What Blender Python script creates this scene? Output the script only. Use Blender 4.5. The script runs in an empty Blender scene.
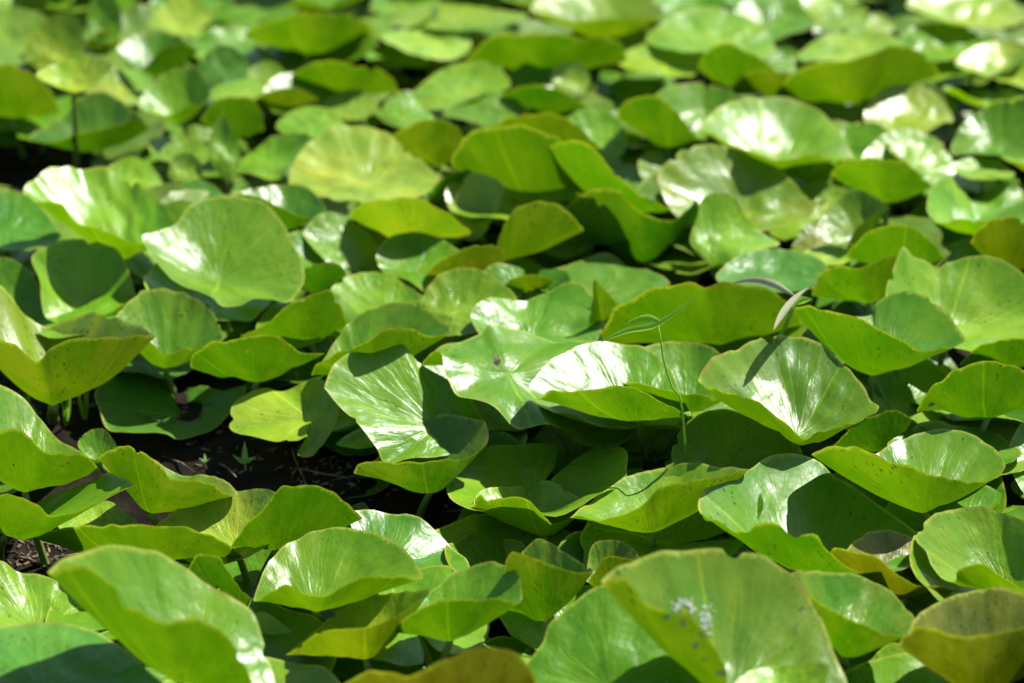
import bpy, math, random
from mathutils import Vector, noise
from mathutils.bvhtree import BVHTree

# ------------------------------------------------------------------ scene
sc = bpy.context.scene
col = sc.collection
RNG = random.Random(7)
R = math.radians

# ------------------------------------------------------------------ camera
W, H, F = 1024, 683, 1896.0
PITCH = R(28.0)
CAM = Vector((0, 0, 1.15))
cam = bpy.data.cameras.new('camera')
cam.sensor_width = 36.0
cam.lens = F * 36.0 / W
cam.clip_start, cam.clip_end = 0.05, 200.0
cam.dof.use_dof = True
cam.dof.focus_distance = 1.91
cam.dof.aperture_fstop = 2.9
camo = bpy.data.objects.new('camera', cam)
camo.location = CAM
camo.rotation_euler = (R(90) - PITCH, 0, 0)
col.objects.link(camo)
sc.camera = camo
FWD = Vector((0, math.cos(PITCH), -math.sin(PITCH)))
UP = Vector((0, math.sin(PITCH), math.cos(PITCH)))
RT = Vector((1, 0, 0))

def ray(px, py):
    return FWD + RT * ((px - W / 2) / F) - UP * ((py - H / 2) / F)

def at(px, py, d):                                   # d = distance along the optical axis
    return CAM + ray(px, py) * d

def plane_depth(px, py, z):
    r = ray(px, py)
    return (z - CAM.z) / r.z

# ------------------------------------------------------------------ world, sun
SUN_EL, SUN_AZ = R(52), R(50)                        # high, from the right and a little behind the leaves
world = bpy.data.worlds.new('World')
sc.world = world
world.use_nodes = True
nt = world.node_tree
nt.nodes.clear()
out = nt.nodes.new('ShaderNodeOutputWorld')
bg = nt.nodes.new('ShaderNodeBackground')
sky = nt.nodes.new('ShaderNodeTexSky')
sky.sky_type = 'NISHITA'
sky.sun_disc = False
sky.sun_elevation = SUN_EL
sky.sun_rotation = SUN_AZ
bg.inputs[1].default_value = 0.082
nt.links.new(sky.outputs[0], bg.inputs[0])
nt.links.new(bg.outputs[0], out.inputs[0])
sl = bpy.data.lights.new('sun', 'SUN')
sl.energy = 5.0
sl.angle = R(0.53)
sl.color = (1.0, 0.975, 0.925)
so = bpy.data.objects.new('sun', sl)
sd = Vector((math.sin(SUN_AZ) * math.cos(SUN_EL), math.cos(SUN_AZ) * math.cos(SUN_EL), math.sin(SUN_EL)))
so.rotation_euler = sd.to_track_quat('Z', 'Y').to_euler()
so.location = sd * 20
col.objects.link(so)
sc.view_settings.view_transform = 'Standard'
sc.view_settings.look = 'None'
sc.view_settings.gamma = 1.0
sc.view_settings.exposure = 1.12
sc.view_settings.use_curve_mapping = False
sc.cycles.max_bounces = 8
sc.cycles.transmission_bounces = 6
sc.cycles.sample_clamp_indirect = 6.0

# ------------------------------------------------------------------ node helper
class NT:
    def __init__(s, name):
        s.m = bpy.data.materials.new(name)
        s.m.use_nodes = True
        s.t = s.m.node_tree
        s.t.nodes.clear()
        s.o = s.n('OutputMaterial')
    def n(s, kind, **kw):
        nd = s.t.nodes.new('ShaderNode' + kind)
        for k, v in kw.items():
            setattr(nd, k, v)
        return nd
    def set(s, sock, v):
        if isinstance(v, bpy.types.NodeSocket):
            s.t.links.new(v, sock)
        else:
            sock.default_value = v
    def math(s, op, a, b=0.0, c=None):
        nd = s.n('Math', operation=op)
        s.set(nd.inputs[0], a); s.set(nd.inputs[1], b)
        if c is not None: s.set(nd.inputs[2], c)
        return nd.outputs[0]
    def vmath(s, op, a, b=None, sc_=None):
        nd = s.n('VectorMath', operation=op)
        s.set(nd.inputs[0], a)
        if b is not None: s.set(nd.inputs[1], b)
        if sc_ is not None: s.set(nd.inputs['Scale'], sc_)
        return nd.outputs[1] if op == 'LENGTH' else nd.outputs[0]
    def ramp(s, v, a, b, lo=0.0, hi=1.0):
        nd = s.n('MapRange', interpolation_type='SMOOTHSTEP')
        s.set(nd.inputs[0], v)
        for i, q in enumerate((a, b, lo, hi)): s.set(nd.inputs[1 + i], q)
        return nd.outputs[0]
    def mix(s, f, a, b, bt='MIX'):
        nd = s.n('Mix', data_type='RGBA', blend_type=bt)
        s.set(nd.inputs[0], f); s.set(nd.inputs[6], a); s.set(nd.inputs[7], b)
        return nd.outputs[2]
    def noise(s, vec, scale, detail=3.0, rough=0.55):
        nd = s.n('TexNoise')
        s.set(nd.inputs['Vector'], vec); s.set(nd.inputs['Scale'], scale)
        s.set(nd.inputs['Detail'], detail); s.set(nd.inputs['Roughness'], rough)
        return nd.outputs[0]

def leaf_material():
    t = NT('lily_leaf_skin')
    uv = t.n('UVMap', uv_map='disc').outputs[0]
    oi = t.n('ObjectInfo')
    geo = t.n('NewGeometry')
    base, wear, rnd = oi.outputs['Color'], t.math('SUBTRACT', 1.0, oi.outputs['Alpha']), oi.outputs['Random']
    r = t.vmath('LENGTH', uv)
    dirv = t.vmath('NORMALIZE', uv)
    off = t.n('CombineXYZ'); t.set(off.inputs[2], t.math('MULTIPLY', rnd, 37.0))
    off = off.outputs[0]
    uvo = t.vmath('ADD', uv, off)
    # coordinates stretched along the radius
    rz = t.n('CombineXYZ'); t.set(rz.inputs[2], t.math('ADD', t.math('MULTIPLY', r, 1.3), t.math('MULTIPLY', rnd, 37.0)))
    radial = t.vmath('ADD', t.vmath('SCALE', dirv, sc_=2.4), rz.outputs[0])
    # veins: forked lines running from the stalk to the rim
    sx = t.n('SeparateXYZ'); t.set(sx.inputs[0], uv)
    ang = t.math('ARCTAN2', sx.outputs[1], sx.outputs[0])
    wob = t.math('MULTIPLY', t.math('SUBTRACT', t.noise(uvo, 2.5, 2.0), 0.5), 0.35)
    a2 = t.math('ADD', ang, wob)
    def vein(n, lo, hi, r0, r1):
        fr = t.math('FRACT', t.math('ADD', t.math('MULTIPLY', a2, n / (2 * math.pi)), 0.5))
        d = t.math('MULTIPLY', t.math('ABSOLUTE', t.math('SUBTRACT', fr, 0.5)), t.math('MAXIMUM', r, 0.05))
        line = t.math('SUBTRACT', 1.0, t.ramp(d, lo, hi))
        return t.math('MULTIPLY', line, t.ramp(r, r0, r1, 1.0, 0.0))
    v1 = vein(17, 0.004, 0.045, 0.55, 0.95)
    v2 = t.math('MULTIPLY', vein(41, 0.01, 0.11, 0.75, 1.0), t.ramp(r, 0.35, 0.55))
    mid = t.math('MULTIPLY', t.math('SUBTRACT', 1.0, t.ramp(t.math('ABSOLUTE', sx.outputs[1]), 0.008, 0.026)), t.ramp(sx.outputs[0], -0.02, 0.02))
    veins = t.math('MAXIMUM', v1, t.math('MULTIPLY', v2, 0.6))
    # colour
    n1 = t.noise(uvo, 1.6, 4.0)
    n2 = t.noise(radial, 2.2, 4.0, 0.65)
    n3 = t.noise(uvo, 14.0, 4.0, 0.7)
    c = t.mix(t.ramp(n1, 0.3, 0.72), t.mix(1.0, base, (0.74, 0.85, 0.62, 1), 'MULTIPLY'), t.mix(1.0, base, (1.28, 1.12, 1.0, 1), 'MULTIPLY'))
    c = t.mix(t.math('MULTIPLY', t.ramp(n2, 0.38, 0.68), 0.18), c, t.mix(1.0, c, (1.45, 1.22, 1.1, 1), 'MULTIPLY'))
    c = t.mix(t.math('MULTIPLY', t.ramp(n3, 0.42, 0.72), 0.26), c, t.mix(1.0, c, (0.6, 0.68, 0.6, 1), 'MULTIPLY'))
    c = t.mix(t.math('MULTIPLY', veins, 0.42), c, t.mix(1.0, c, (1.9, 1.45, 1.5, 1), 'MULTIPLY'))
    c = t.mix(t.math('MULTIPLY', mid, 0.5), c, t.mix(1.0, c, (2.2, 1.6, 1.6, 1), 'MULTIPLY'))
    und = t.mix(1.0, c, (0.98, 0.92, 0.42, 1), 'MULTIPLY')
    und = t.mix(t.math('MULTIPLY', t.ramp(n2, 0.4, 0.7), 0.12), und, t.mix(1.0, und, (0.7, 0.62, 0.6, 1), 'MULTIPLY'))
    back = geo.outputs['Backfacing']
    c = t.mix(back, c, und)
    # wear: yellowing, brown specks and rims with their own shape
    yel = t.math('MULTIPLY', t.ramp(t.math('ADD', n1, t.math('MULTIPLY', t.ramp(r, 0.5, 1.0), 0.15)), 0.48, 0.75), wear)
    c = t.mix(t.math('MULTIPLY', yel, 0.7), c, (0.17, 0.185, 0.02, 1))
    vo = t.n('TexVoronoi'); t.set(vo.inputs['Vector'], t.vmath('ADD', uvo, t.vmath('SCALE', t.n('TexNoise').outputs[1], sc_=0.05))); t.set(vo.inputs['Scale'], 13.0)
    spk = t.math('SUBTRACT', 1.0, t.ramp(vo.outputs[0], 0.10, 0.30))
    gate = t.ramp(t.noise(uvo, 2.0, 2.0), t.math('SUBTRACT', 0.56, t.math('MULTIPLY', wear, 0.22)), 0.64)
    c = t.mix(t.math('MULTIPLY', t.math('MULTIPLY', spk, gate), 0.85), c, (0.035, 0.028, 0.010, 1))
    vo2 = t.n('TexVoronoi'); t.set(vo2.inputs['Vector'], uvo); t.set(vo2.inputs['Scale'], 5.0)
    sp2 = t.math('MULTIPLY', t.math('SUBTRACT', 1.0, t.ramp(vo2.outputs[0], 0.05, 0.10)), t.ramp(n3, 0.45, 0.6))
    c = t.mix(t.math('MULTIPLY', sp2, 0.6), c, (0.33, 0.28, 0.10, 1))
    rim = t.ramp(t.math('ADD', r, t.math('MULTIPLY', t.math('SUBTRACT', n3, 0.5), 0.10)), 0.965, 0.995)
    rimc = t.mix(t.ramp(n1, 0.55, 0.68), (0.34, 0.36, 0.05, 1), (0.24, 0.15, 0.03, 1))
    c = t.mix(t.math('MULTIPLY', rim, 0.65), c, rimc)
    # relief
    bn = t.math('ADD', t.math('MULTIPLY', t.noise(radial, 2.6, 1.5, 0.45), 0.4), t.math('MULTIPLY', t.noise(uvo, 6.5, 2.5, 0.5), 0.9))
    bn = t.math('SUBTRACT', bn, t.math('MULTIPLY', veins, 0.14))
    bp = t.n('Bump'); bp.inputs['Strength'].default_value = 0.45
    bp.inputs['Distance'].default_value = 0.0031
    t.set(bp.inputs['Height'], bn)
    # reflectance
    P = t.n('BsdfPrincipled')
    t.set(P.inputs['Base Color'], c)
    ro = t.math('ADD', t.math('MULTIPLY', t.noise(uvo, 5.0, 3.0), 0.16), 0.255)
    t.set(P.inputs['Roughness'], t.math('ADD', ro, t.math('MULTIPLY', back, 0.22)))
    t.set(P.inputs['Specular IOR Level'], t.math('SUBTRACT', 0.29, t.math('MULTIPLY', back, 0.22)))
    t.set(P.inputs['Normal'], bp.outputs[0])
    T = t.n('BsdfTranslucent')
    tc = t.mix(1.0, c, (1.42, 1.55, 0.32, 1), 'MULTIPLY')
    tc = t.mix(t.math('MULTIPLY', veins, 0.28), tc, t.mix(1.0, tc, (0.6, 0.6, 0.5, 1), 'MULTIPLY'))
    t.set(T.inputs[0], tc)
    t.set(T.inputs['Normal'], bp.outputs[0])
    mx = t.n('MixShader'); mx.inputs[0].default_value = 0.27
    t.set(mx.inputs[1], P.outputs[0]); t.set(mx.inputs[2], T.outputs[0])
    t.set(t.o.inputs[0], mx.outputs[0])
    return t.m

def plain_material(name, c1, c2, scale, rough=0.6, spec=0.4, bump=0.0, trans=0.0):
    t = NT(name)
    co = t.n('NewGeometry').outputs['Position']
    f = t.ramp(t.noise(co, scale, 4.0, 0.65), 0.35, 0.65)
    c = t.mix(f, (*c1, 1), (*c2, 1))
    P = t.n('BsdfPrincipled')
    t.set(P.inputs['Base Color'], c)
    P.inputs['Roughness'].default_value = rough
    P.inputs['Specular IOR Level'].default_value = spec
    if bump:
        bp = t.n('Bump'); bp.inputs['Strength'].default_value = 0.8; bp.inputs['Distance'].default_value = bump
        t.set(bp.inputs['Height'], t.noise(co, scale * 2.3, 5.0, 0.7)); t.set(P.inputs['Normal'], bp.outputs[0])
    sh = P.outputs[0]
    if trans:
        T = t.n('BsdfTranslucent'); t.set(T.inputs[0], c)
        mx = t.n('MixShader'); mx.inputs[0].default_value = trans
        t.set(mx.inputs[1], sh); t.set(mx.inputs[2], T.outputs[0]); sh = mx.outputs[0]
    t.set(t.o.inputs[0], sh)
    return t.m

M_LEAF = leaf_material()
M_STALK = plain_material('stalk_skin', (0.15, 0.23, 0.035), (0.22, 0.28, 0.06), 60, 0.45, 0.4, 0.0, 0.15)
M_MUD = plain_material('wet_mud', (0.006, 0.0045, 0.0025), (0.018, 0.0125, 0.007), 22, 0.8, 0.10, 0.006)
M_LITTER = plain_material('dead_litter', (0.03, 0.02, 0.012), (0.22, 0.16, 0.11), 70, 0.8, 0.2)
M_GRASS = plain_material('grass_skin', (0.20, 0.40, 0.03), (0.26, 0.44, 0.05), 30, 0.5, 0.2, 0.0, 0.5)
M_DRY = plain_material('dry_grass_skin', (0.26, 0.28, 0.15), (0.34, 0.34, 0.21), 60, 0.6, 0.3, 0.0, 0.3)
M_STAIN = plain_material('chalky_stain', (0.24, 0.33, 0.18), (0.55, 0.58, 0.50), 160, 0.7, 0.2, 0.001, 0.55)
M_SPROUT = plain_material('sprout_skin', (0.28, 0.50, 0.12), (0.36, 0.56, 0.18), 80, 0.45, 0.4, 0.0, 0.4)
M_FLY = plain_material('fly_skin', (0.01, 0.01, 0.012), (0.03, 0.03, 0.035), 300, 0.3, 0.6)
M_WING = plain_material('wing_skin', (0.25, 0.25, 0.26), (0.4, 0.4, 0.4), 300, 0.3, 0.6, 0.0, 0.5)

def water_material():
    t = NT('pond_water')
    P = t.n('BsdfPrincipled')
    P.inputs['Base Color'].default_value = (0.008, 0.010, 0.009, 1)
    P.inputs['Roughness'].default_value = 0.04
    P.inputs['IOR'].default_value = 1.33
    bp = t.n('Bump'); bp.inputs['Strength'].default_value = 0.15; bp.inputs['Distance'].default_value = 0.01
    t.set(bp.inputs['Height'], t.noise(t.n('NewGeometry').outputs['Position'], 9.0, 2.0))
    t.set(P.inputs['Normal'], bp.outputs[0])
    t.set(t.o.inputs[0], P.outputs[0])
    return t.m
M_WATER = water_material()

# ------------------------------------------------------------------ mesh helpers
def mesh_obj(name, verts, faces, mat, parent=None, uvs=None, smooth=True):
    me = bpy.data.meshes.new(name)
    me.from_pydata([tuple(v) for v in verts], [], faces)
    if uvs:
        lay = me.uv_layers.new(name='disc')
        vi = [0] * len(me.loops)
        me.loops.foreach_get('vertex_index', vi)
        flat = []
        for i in vi: flat.extend(uvs[i])
        lay.data.foreach_set('uv', flat)
    if smooth:
        me.polygons.foreach_set('use_smooth', [True] * len(me.polygons))
    me.materials.append(mat)
    me.update()
    o = bpy.data.objects.new(name, me)
    col.objects.link(o)
    if parent:
        o.parent = parent
    return o

def empty(name, loc, label, cat, group=None):
    o = bpy.data.objects.new(name, None)
    o.location = loc
    o.empty_display_size = 0.02
    col.objects.link(o)
    o['label'] = label
    o['category'] = cat
    if group: o['group'] = group
    return o

def catmull(P, n, closed=True):
    """n points evenly spread along a smooth curve through P"""
    m = len(P); dense = []
    segs = m if closed else m - 1
    for i in range(segs):
        g = (lambda k: P[k % m]) if closed else (lambda k: P[max(0, min(m - 1, k))])
        p0, p1, p2, p3 = g(i - 1), g(i), g(i + 1), g(i + 2)
        for k in range(10):
            u = k / 10.0
            dense.append(0.5 * ((2 * p1) + (p2 - p0) * u + (2 * p0 - 5 * p1 + 4 * p2 - p3) * u * u + (3 * p1 - p0 - 3 * p2 + p3) * u ** 3))
    if not closed: dense.append(P[-1].copy())
    else: dense.append(dense[0].copy())
    L = [0.0]
    for a, b in zip(dense, dense[1:]): L.append(L[-1] + (b - a).length)
    res = []; j = 0
    N = n if closed else n - 1
    for i in range(n):
        s = L[-1] * i / N
        while j < len(L) - 2 and L[j + 1] < s: j += 1
        f = (s - L[j]) / max(1e-9, L[j + 1] - L[j])
        res.append(dense[j].lerp(dense[j + 1], min(1, f)))
    return res

def tube(path, radii, sides=8):
    V, Fc = [], []
    n = len(path)
    for i, p in enumerate(path):
        d = (path[min(n - 1, i + 1)] - path[max(0, i - 1)]).normalized()
        a = d.orthogonal().normalized(); b = d.cross(a)
        if i:
            a = (pa - d * pa.dot(d)).normalized(); b = d.cross(a)
        pa = a
        for k in range(sides):
            q = 2 * math.pi * k / sides
            V.append(p + (a * math.cos(q) + b * math.sin(q)) * radii[i])
    for i in range(n - 1):
        for k in range(sides):
            k2 = (k + 1) % sides
            Fc.append((i * sides + k, i * sides + k2, (i + 1) * sides + k2, (i + 1) * sides + k))
    Fc.append(tuple(range(sides))[::-1]); Fc.append(tuple((n - 1) * sides + k for k in range(sides)))
    return V, Fc

def blade_geo(C, rim, p=1.4, seed=0.0, rip=1.0, notch=None, nr=16, bead=False, phi0=None, dimple=0.0, rmap=None):
    """a lily blade as a sheet from its stalk point C out to a closed 3-D rim, with a beaded edge"""
    n = len(rim)
    size = sum((q - C).length for q in rim) / n
    V, UVs, Fc = [C.copy()], [(0.0, 0.0)], []
    # the rim's small waves belong to its outer part: further in the blade follows a smoothed rim
    hw = max(2, n // 12)
    ker = [math.cos(0.5 * math.pi * k / (hw + 1)) ** 2 for k in range(-hw, hw + 1)]
    ks = sum(ker)
    soft = []
    for i in range(n):
        a = Vector((0, 0, 0))
        for k in range(-hw, hw + 1): a += rim[(i + k) % n] * ker[k + hw]
        soft.append(a / ks)
    br = random.Random(int(seed * 1000))
    bites = [(br.random(), br.uniform(.025, .07), br.uniform(.006, .013)) for _ in range(br.choice((0, 0, 1, 1, 2, 3)))] if rip > 0 else []
    a0 = phi0 if phi0 is not None else 0.0
    for j in range(1, nr + 1):
        rr = j / nr
        for i, q in enumerate(rim):
            t = i / n
            k = 1.0
            if notch is not None:
                dt = abs((t - notch + 0.5) % 1.0 - 0.5)
                k = 1.0 - 0.93 * math.exp(-(dt / 0.014) ** 2) - 0.05 * math.exp(-(dt / 0.05) ** 2)
            for bt, bd, bw in bites:
                dt = abs((t - bt + 0.5) % 1.0 - 0.5)
                if dt < bw * 3: k -= bd * math.exp(-(dt / bw) ** 4)
            e = rr * max(0.02, k)
            d = soft[i].lerp(q, min(1.0, rr) ** 1.6) - C
            P = Vector((C.x + d.x * e, C.y + d.y * e, C.z + d.z * (e ** p)))
            th = 2 * math.pi * t + a0
            sx, sy = e * math.cos(th), e * math.sin(th)
            w = noise.noise(Vector((sx * 1.7, sy * 1.7, seed))) * 0.6 + noise.noise(Vector((sx * 4.2 + 3, sy * 4.2, seed + 7))) * 0.26
            P.z += w * rip * 0.13 * size * min(1.0, 1.15 - e * .75) * min(1.0, e * 3)
            nv = Vector((math.cos(th) * 1.6, math.sin(th) * 1.6, seed))
            P += Vector((noise.noise(nv * 2.2), 0, noise.noise(nv * 2.3 + Vector((9, 0, 0))))) * (0.020 * size * rip * e ** 3)
            P.z += noise.noise(nv * 3.6 + Vector((0, 5, 0))) * 0.022 * size * rip * e ** 4
            V.append(P); UVs.append((e * math.cos(th), e * math.sin(th)))
    for i in range(n):
        Fc.append((0, 1 + i, 1 + (i + 1) % n))
    for j in range(nr - 1):
        b, c = 1 + j * n, 1 + (j + 1) * n
        for i in range(n):
            i2 = (i + 1) % n
            Fc.append((b + i, c + i, c + i2, b + i2))
    # upper side up
    ring = V[1 + (nr // 2) * n: 1 + (nr // 2) * n + n]
    ar = sum((a.x - C.x) * (b.y - C.y) - (b.x - C.x) * (a.y - C.y) for a, b in zip(ring, ring[1:] + ring[:1]))
    if ar < 0: Fc = [f[::-1] for f in Fc]
    if bead:
        edge = V[1 + (nr - 1) * n:]
        o = len(V); m = 5; rad = 0.0006
        for i in range(n):
            dd = (edge[(i + 1) % n] - edge[i - 1])
            dd = dd.normalized() if dd.length > 1e-9 else Vector((1, 0, 0))
            a = dd.orthogonal().normalized(); b = dd.cross(a)
            if i:
                a = (pa - dd * pa.dot(dd)).normalized(); b = dd.cross(a)
            pa = a
            th = 2 * math.pi * i / n + a0
            for k in range(m):
                qq = 2 * math.pi * k / m
                V.append(edge[i] + (a * math.cos(qq) + b * math.sin(qq)) * rad)
                UVs.append((math.cos(th), math.sin(th)))
        for i in range(n - 1):
            for k in range(m):
                k2 = (k + 1) % m
                Fc.append((o + i * m + k, o + (i + 1) * m + k, o + (i + 1) * m + k2, o + i * m + k2))
    return V, Fc, UVs

COL = {
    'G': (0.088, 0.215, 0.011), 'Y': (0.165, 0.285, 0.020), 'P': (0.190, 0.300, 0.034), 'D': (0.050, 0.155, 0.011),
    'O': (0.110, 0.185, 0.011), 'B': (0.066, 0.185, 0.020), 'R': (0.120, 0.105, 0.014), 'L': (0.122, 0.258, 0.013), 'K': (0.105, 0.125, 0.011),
}
WEAR = {'G': .12, 'Y': .12, 'P': .06, 'D': .1, 'O': .32, 'B': .05, 'R': 1.0, 'K': .4, 'L': .1}
GROUP = 'water lily leaves crowding the pond'
SURF_ALL = []
HAND = []          # (label, image place) of every leaf drawn from the photograph
SURF = {}          # key -> (BVH tree, blade) of a leaf, to lay small things on it

def leaf_thing(C, rim, label, color, group=GROUP, stalk_base=None, stalk_r=0.0042, key=None, wear=None, **kw):
    root = empty('lily_leaf', (C.x, C.y, 0.0), label, 'leaf', group)
    if kw.get('phi0') is None:
        kw['phi0'] = math.pi - 2 * math.pi * kw['notch'] if kw.get('notch') is not None else RNG.uniform(0, 6.28)
    V, Fc, UVs = blade_geo(C, rim, seed=RNG.uniform(0, 50), **kw)
    O = root.location
    b = mesh_obj('blade', [v - O for v in V], Fc, M_LEAF, root, UVs)
    j = RNG.uniform(0.82, 1.2); g = RNG.uniform(0.88, 1.14)
    c = COL[color]
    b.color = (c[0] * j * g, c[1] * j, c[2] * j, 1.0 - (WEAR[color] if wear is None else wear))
    tr = BVHTree.FromPolygons(V, Fc)
    SURF_ALL.append((tr, b))
    if key: SURF[key] = (tr, b)
    base = stalk_base if stalk_base is not None else Vector((C.x + RNG.uniform(-.03, .03), C.y + RNG.uniform(-.01, .05), -0.03))
    mid = C.lerp(base, 0.5) + Vector((RNG.uniform(-.008, .008), RNG.uniform(-.008, .008), 0.006))
    path = catmull([C + Vector((0, 0, -0.0015)), mid, base], 9, closed=False)
    tv, tf = tube(path, [stalk_r * (0.82 + 0.4 * k / 8) for k in range(9)])
    mesh_obj('stalk', [v - O for v in tv], tf, M_STALK, root)
    return root

def pts(s):
    return [tuple(float(q) for q in w.split(',')) for w in s.split()]

def A(label, color, far, near, c, z=0.11, k=None, skew=0.0, key=None, n=128, off=0.0, chin=0.74, stalk=None, **kw):
    """leaf seen from its upper side and its near rim: far rim (ends included) and near rim, both left to right"""
    far, near = pts(far), pts(near)
    ny = sum(q[1] for q in near) / len(near)
    if c[1] > ny: c = (c[0], ny + chin * (c[1] - ny))          # the round belly hangs lower than the stalk point itself
    d0 = plane_depth(c[0], c[1], z) + off
    xs = [q[0] for q in far + near]
    wpx = max(xs) - min(xs)
    fm = sum(q[1] for q in far[1:-1]) / max(1, len(far) - 2)
    nm = sum(q[1] for q in near) / len(near)
    rho = min(0.95, max(-0.6, (nm - fm) * 1.15 / wpx))
    Rz = 0.5 * wpx * d0 / F * (k if k is not None else max(0.4, math.sqrt(1 - rho * rho) * 0.92))
    def chain(ps, sgn, ends):
        seq = ps if ends else [far[0]] + ps + [far[-1]]
        L = [0.0]
        for a, b in zip(seq, seq[1:]): L.append(L[-1] + math.hypot(b[0] - a[0], b[1] - a[1]))
        res = []
        for q, s in zip(seq, L):
            f = s / L[-1]
            dd = d0 + sgn * Rz * math.sin(math.pi * f) + skew * (f - 0.5)
            res.append(at(q[0], q[1], dd))
        return res if ends else res[1:-1]
    loop = chain(far, 1, True) + chain(near, -1, False)[::-1]
    rim = catmull(loop, n)
    C = at(c[0], c[1], d0)
    kw.setdefault('p', 1.7)
    base = None
    if stalk is not None:
        base = at(stalk[0], stalk[1], plane_depth(stalk[0], stalk[1], -0.01)); base.z = -0.03
    HAND.append((label, (sum(q[0] for q in far + near) / len(far + near), sum(q[1] for q in far + near) / len(far + near))))
    return leaf_thing(C, rim, label, color, stalk_base=base, key=key, **kw)

def U(label, color, near, c, z=0.08, lift=0.14, **kw):
    """leaf of which only the underside shows: its near rim (ends included) stands in front of the far one"""
    q = pts(near)
    inner = q[1:-1]
    far = [q[0]] + [(x + (c[0] - x) * lift, y + (c[1] - y) * lift) for x, y in inner[:: (2 if len(inner) > 4 else 1)]] + [q[-1]]
    s = lambda v: ' '.join('%.1f,%.1f' % w for w in v)
    kw.setdefault('rip', 1.5)
    return A(label, color, s(far), s(inner), c, z=z, **kw)
# ------------------------------------------------------------------ the leaves, nearest row first
# pixel outlines only fix where each rim passes; every leaf has its own distance, height, width and bowl
A('glossy blue-green leaf rounding up from the lower left corner of the pond', 'B',
  '-70,672 -20,634 5,626 45,622 80,627 110,640 140,662 166,700', '0,735 80,745', (45, 690), z=.15)
A('large pale leaf with a long wavy near edge and olive underside, lower left', 'L',
  '47,573 70,557 105,547 150,551 180,564 205,584 235,600 252,613 264,642 276,690 274,720',
  '60,570 85,566 100,577 115,586 122,602 150,615 165,623 182,620 205,625 230,640 247,665 256,695', (180, 704), z=.16, k=.75)
A('flat yellow-green leaf with a blue shadow across its corner at the left edge', 'L',
  '-45,595 -12,564 5,562 20,572 48,577 80,600 112,642', '0,668 60,672', (38, 630), z=.10, off=.03)
U('long narrow leaf on edge, half shaded green underside, behind the large wavy pale leaf', 'G',
  '31,536 60,528 100,523 135,523 180,527 215,540 242,557', (150, 577), z=.07)
A('big leaf with a turned-up green front and shiny back rim at the left edge', 'L',
  '-55,402 -20,382 0,385 20,395 38,418 60,440 82,452 101,471', '-40,434 0,430 15,428 28,436 42,450 60,454 82,455', (25, 510), z=.10)
A('funnel-shaped leaf with a curled lip and thick stalk at the left edge', 'G',
  '-35,502 0,510 36,503 60,492 85,484 105,475 120,477 133,484', '-20,497 0,496 20,498 38,506 52,516 75,512 100,502 118,491', (5, 546), z=.09, stalk=(2, 566))
A('bright yellow-green leaf tucked under the curled funnel leaf', 'Y',
  '58,520 85,507 107,501 125,512 137,526', '70,538 110,540', (98, 529), z=.05)
A('olive leaf with black-speckled wavy underside beside the open dark mud', 'G',
  '98,458 115,455 140,453 158,464 180,475 205,476 225,480 238,494', '108,450 128,447 148,456 164,470 173,480 195,480 213,485 227,494', (150, 527), z=.08, wear=.6)
A('small olive leaf standing behind the speckled one at the mud edge', 'G',
  '78,442 90,431 103,429 112,438 117,451', '85,456 100,459', (97, 464), z=.06)
A('pale yellow leaf with a whitish nibbled rim and tiny brown specks', 'P',
  '157,528 165,518 190,501 215,494 250,490 275,491 287,506', '175,552 205,566 262,550', (235, 545), z=.07, wear=.3)
U('upright mid-green leaf with a lighter midrib, right of the whitish-rimmed leaf', 'G',
  '230,549 245,526 265,505 280,490 295,485 315,487 332,492 347,504 362,518', (276, 566), z=.08)
A('bright green bowl-shaped leaf with wavy front lip, lower centre left', 'L',
  '254,602 262,575 275,555 300,537 335,528 365,530 390,540 410,555 423,577', '270,592 288,585 300,591 325,596 345,586 362,577 385,578 403,577', (315, 619), z=.09, key='bowl')
A('pale yellow leaf tilted left with spotted underside, below the bright green bowl leaf', 'Y',
  '285,655 310,634 340,610 365,597 395,592 429,592', '302,644 318,633 345,628 372,626 392,618 413,605', (366, 669), z=.09, wear=.35)
A('green leaf with a bluish folded right corner and rolled front, lower centre', 'G',
  '388,632 408,612 430,592 462,572 488,562 508,565 519,576 521,602', '400,622 420,608 445,601 475,600 502,599', (450, 652), z=.11)
A('light leaf with a thin reddish rim and fine pale streaks, behind the folded green one', 'L',
  '394,547 403,539 417,532 445,529 485,530 505,539 524,549', '425,592 480,592', (455, 582), z=.06, off=.05)
A('olive leaf with black-dotted underside and small raised green back, lower centre', 'G',
  '500,606 517,562 533,540 550,542 565,553 594,572', '503,580 508,556 518,552 540,561 565,569', (545, 641), z=.09, wear=.7)
A('tall folded leaf, one half lit and other in deep shade, at the bottom centre', 'G',
  '510,698 540,648 550,625 580,597 605,583 650,595 695,650 712,700', '560,745 650,750', (612, 692), z=.12, p=1.1)
A('brownish curled leaf tip rising behind the tall folded leaf', 'O',
  '587,582 591,548 608,540 628,545 641,561', '600,563 611,556 626,558', (604, 602), z=.10)
A('flat green leaf half in shadow behind the large stained leaf', 'G',
  '618,546 650,534 690,530 730,539 755,558', '640,575 705,580', (690, 560), z=.08)
A('large green leaf with a chalky white stain, spotted olive front fold, bottom right of centre', 'G',
  '602,582 625,565 650,555 680,550 715,547 755,553 785,570 805,590 820,615 833,650 842,700',
  '620,578 635,588 640,600 655,610 680,611 700,626 715,646 728,670 738,695', (730, 703), z=.15, k=.8, key='hero', wear=.25, chin=.95)
A('small bright green leaf lip in front of the large stained leaf at the bottom edge', 'L',
  '733,690 750,671 780,665 829,667', '760,715 800,715', (782, 702), z=.17)
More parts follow.
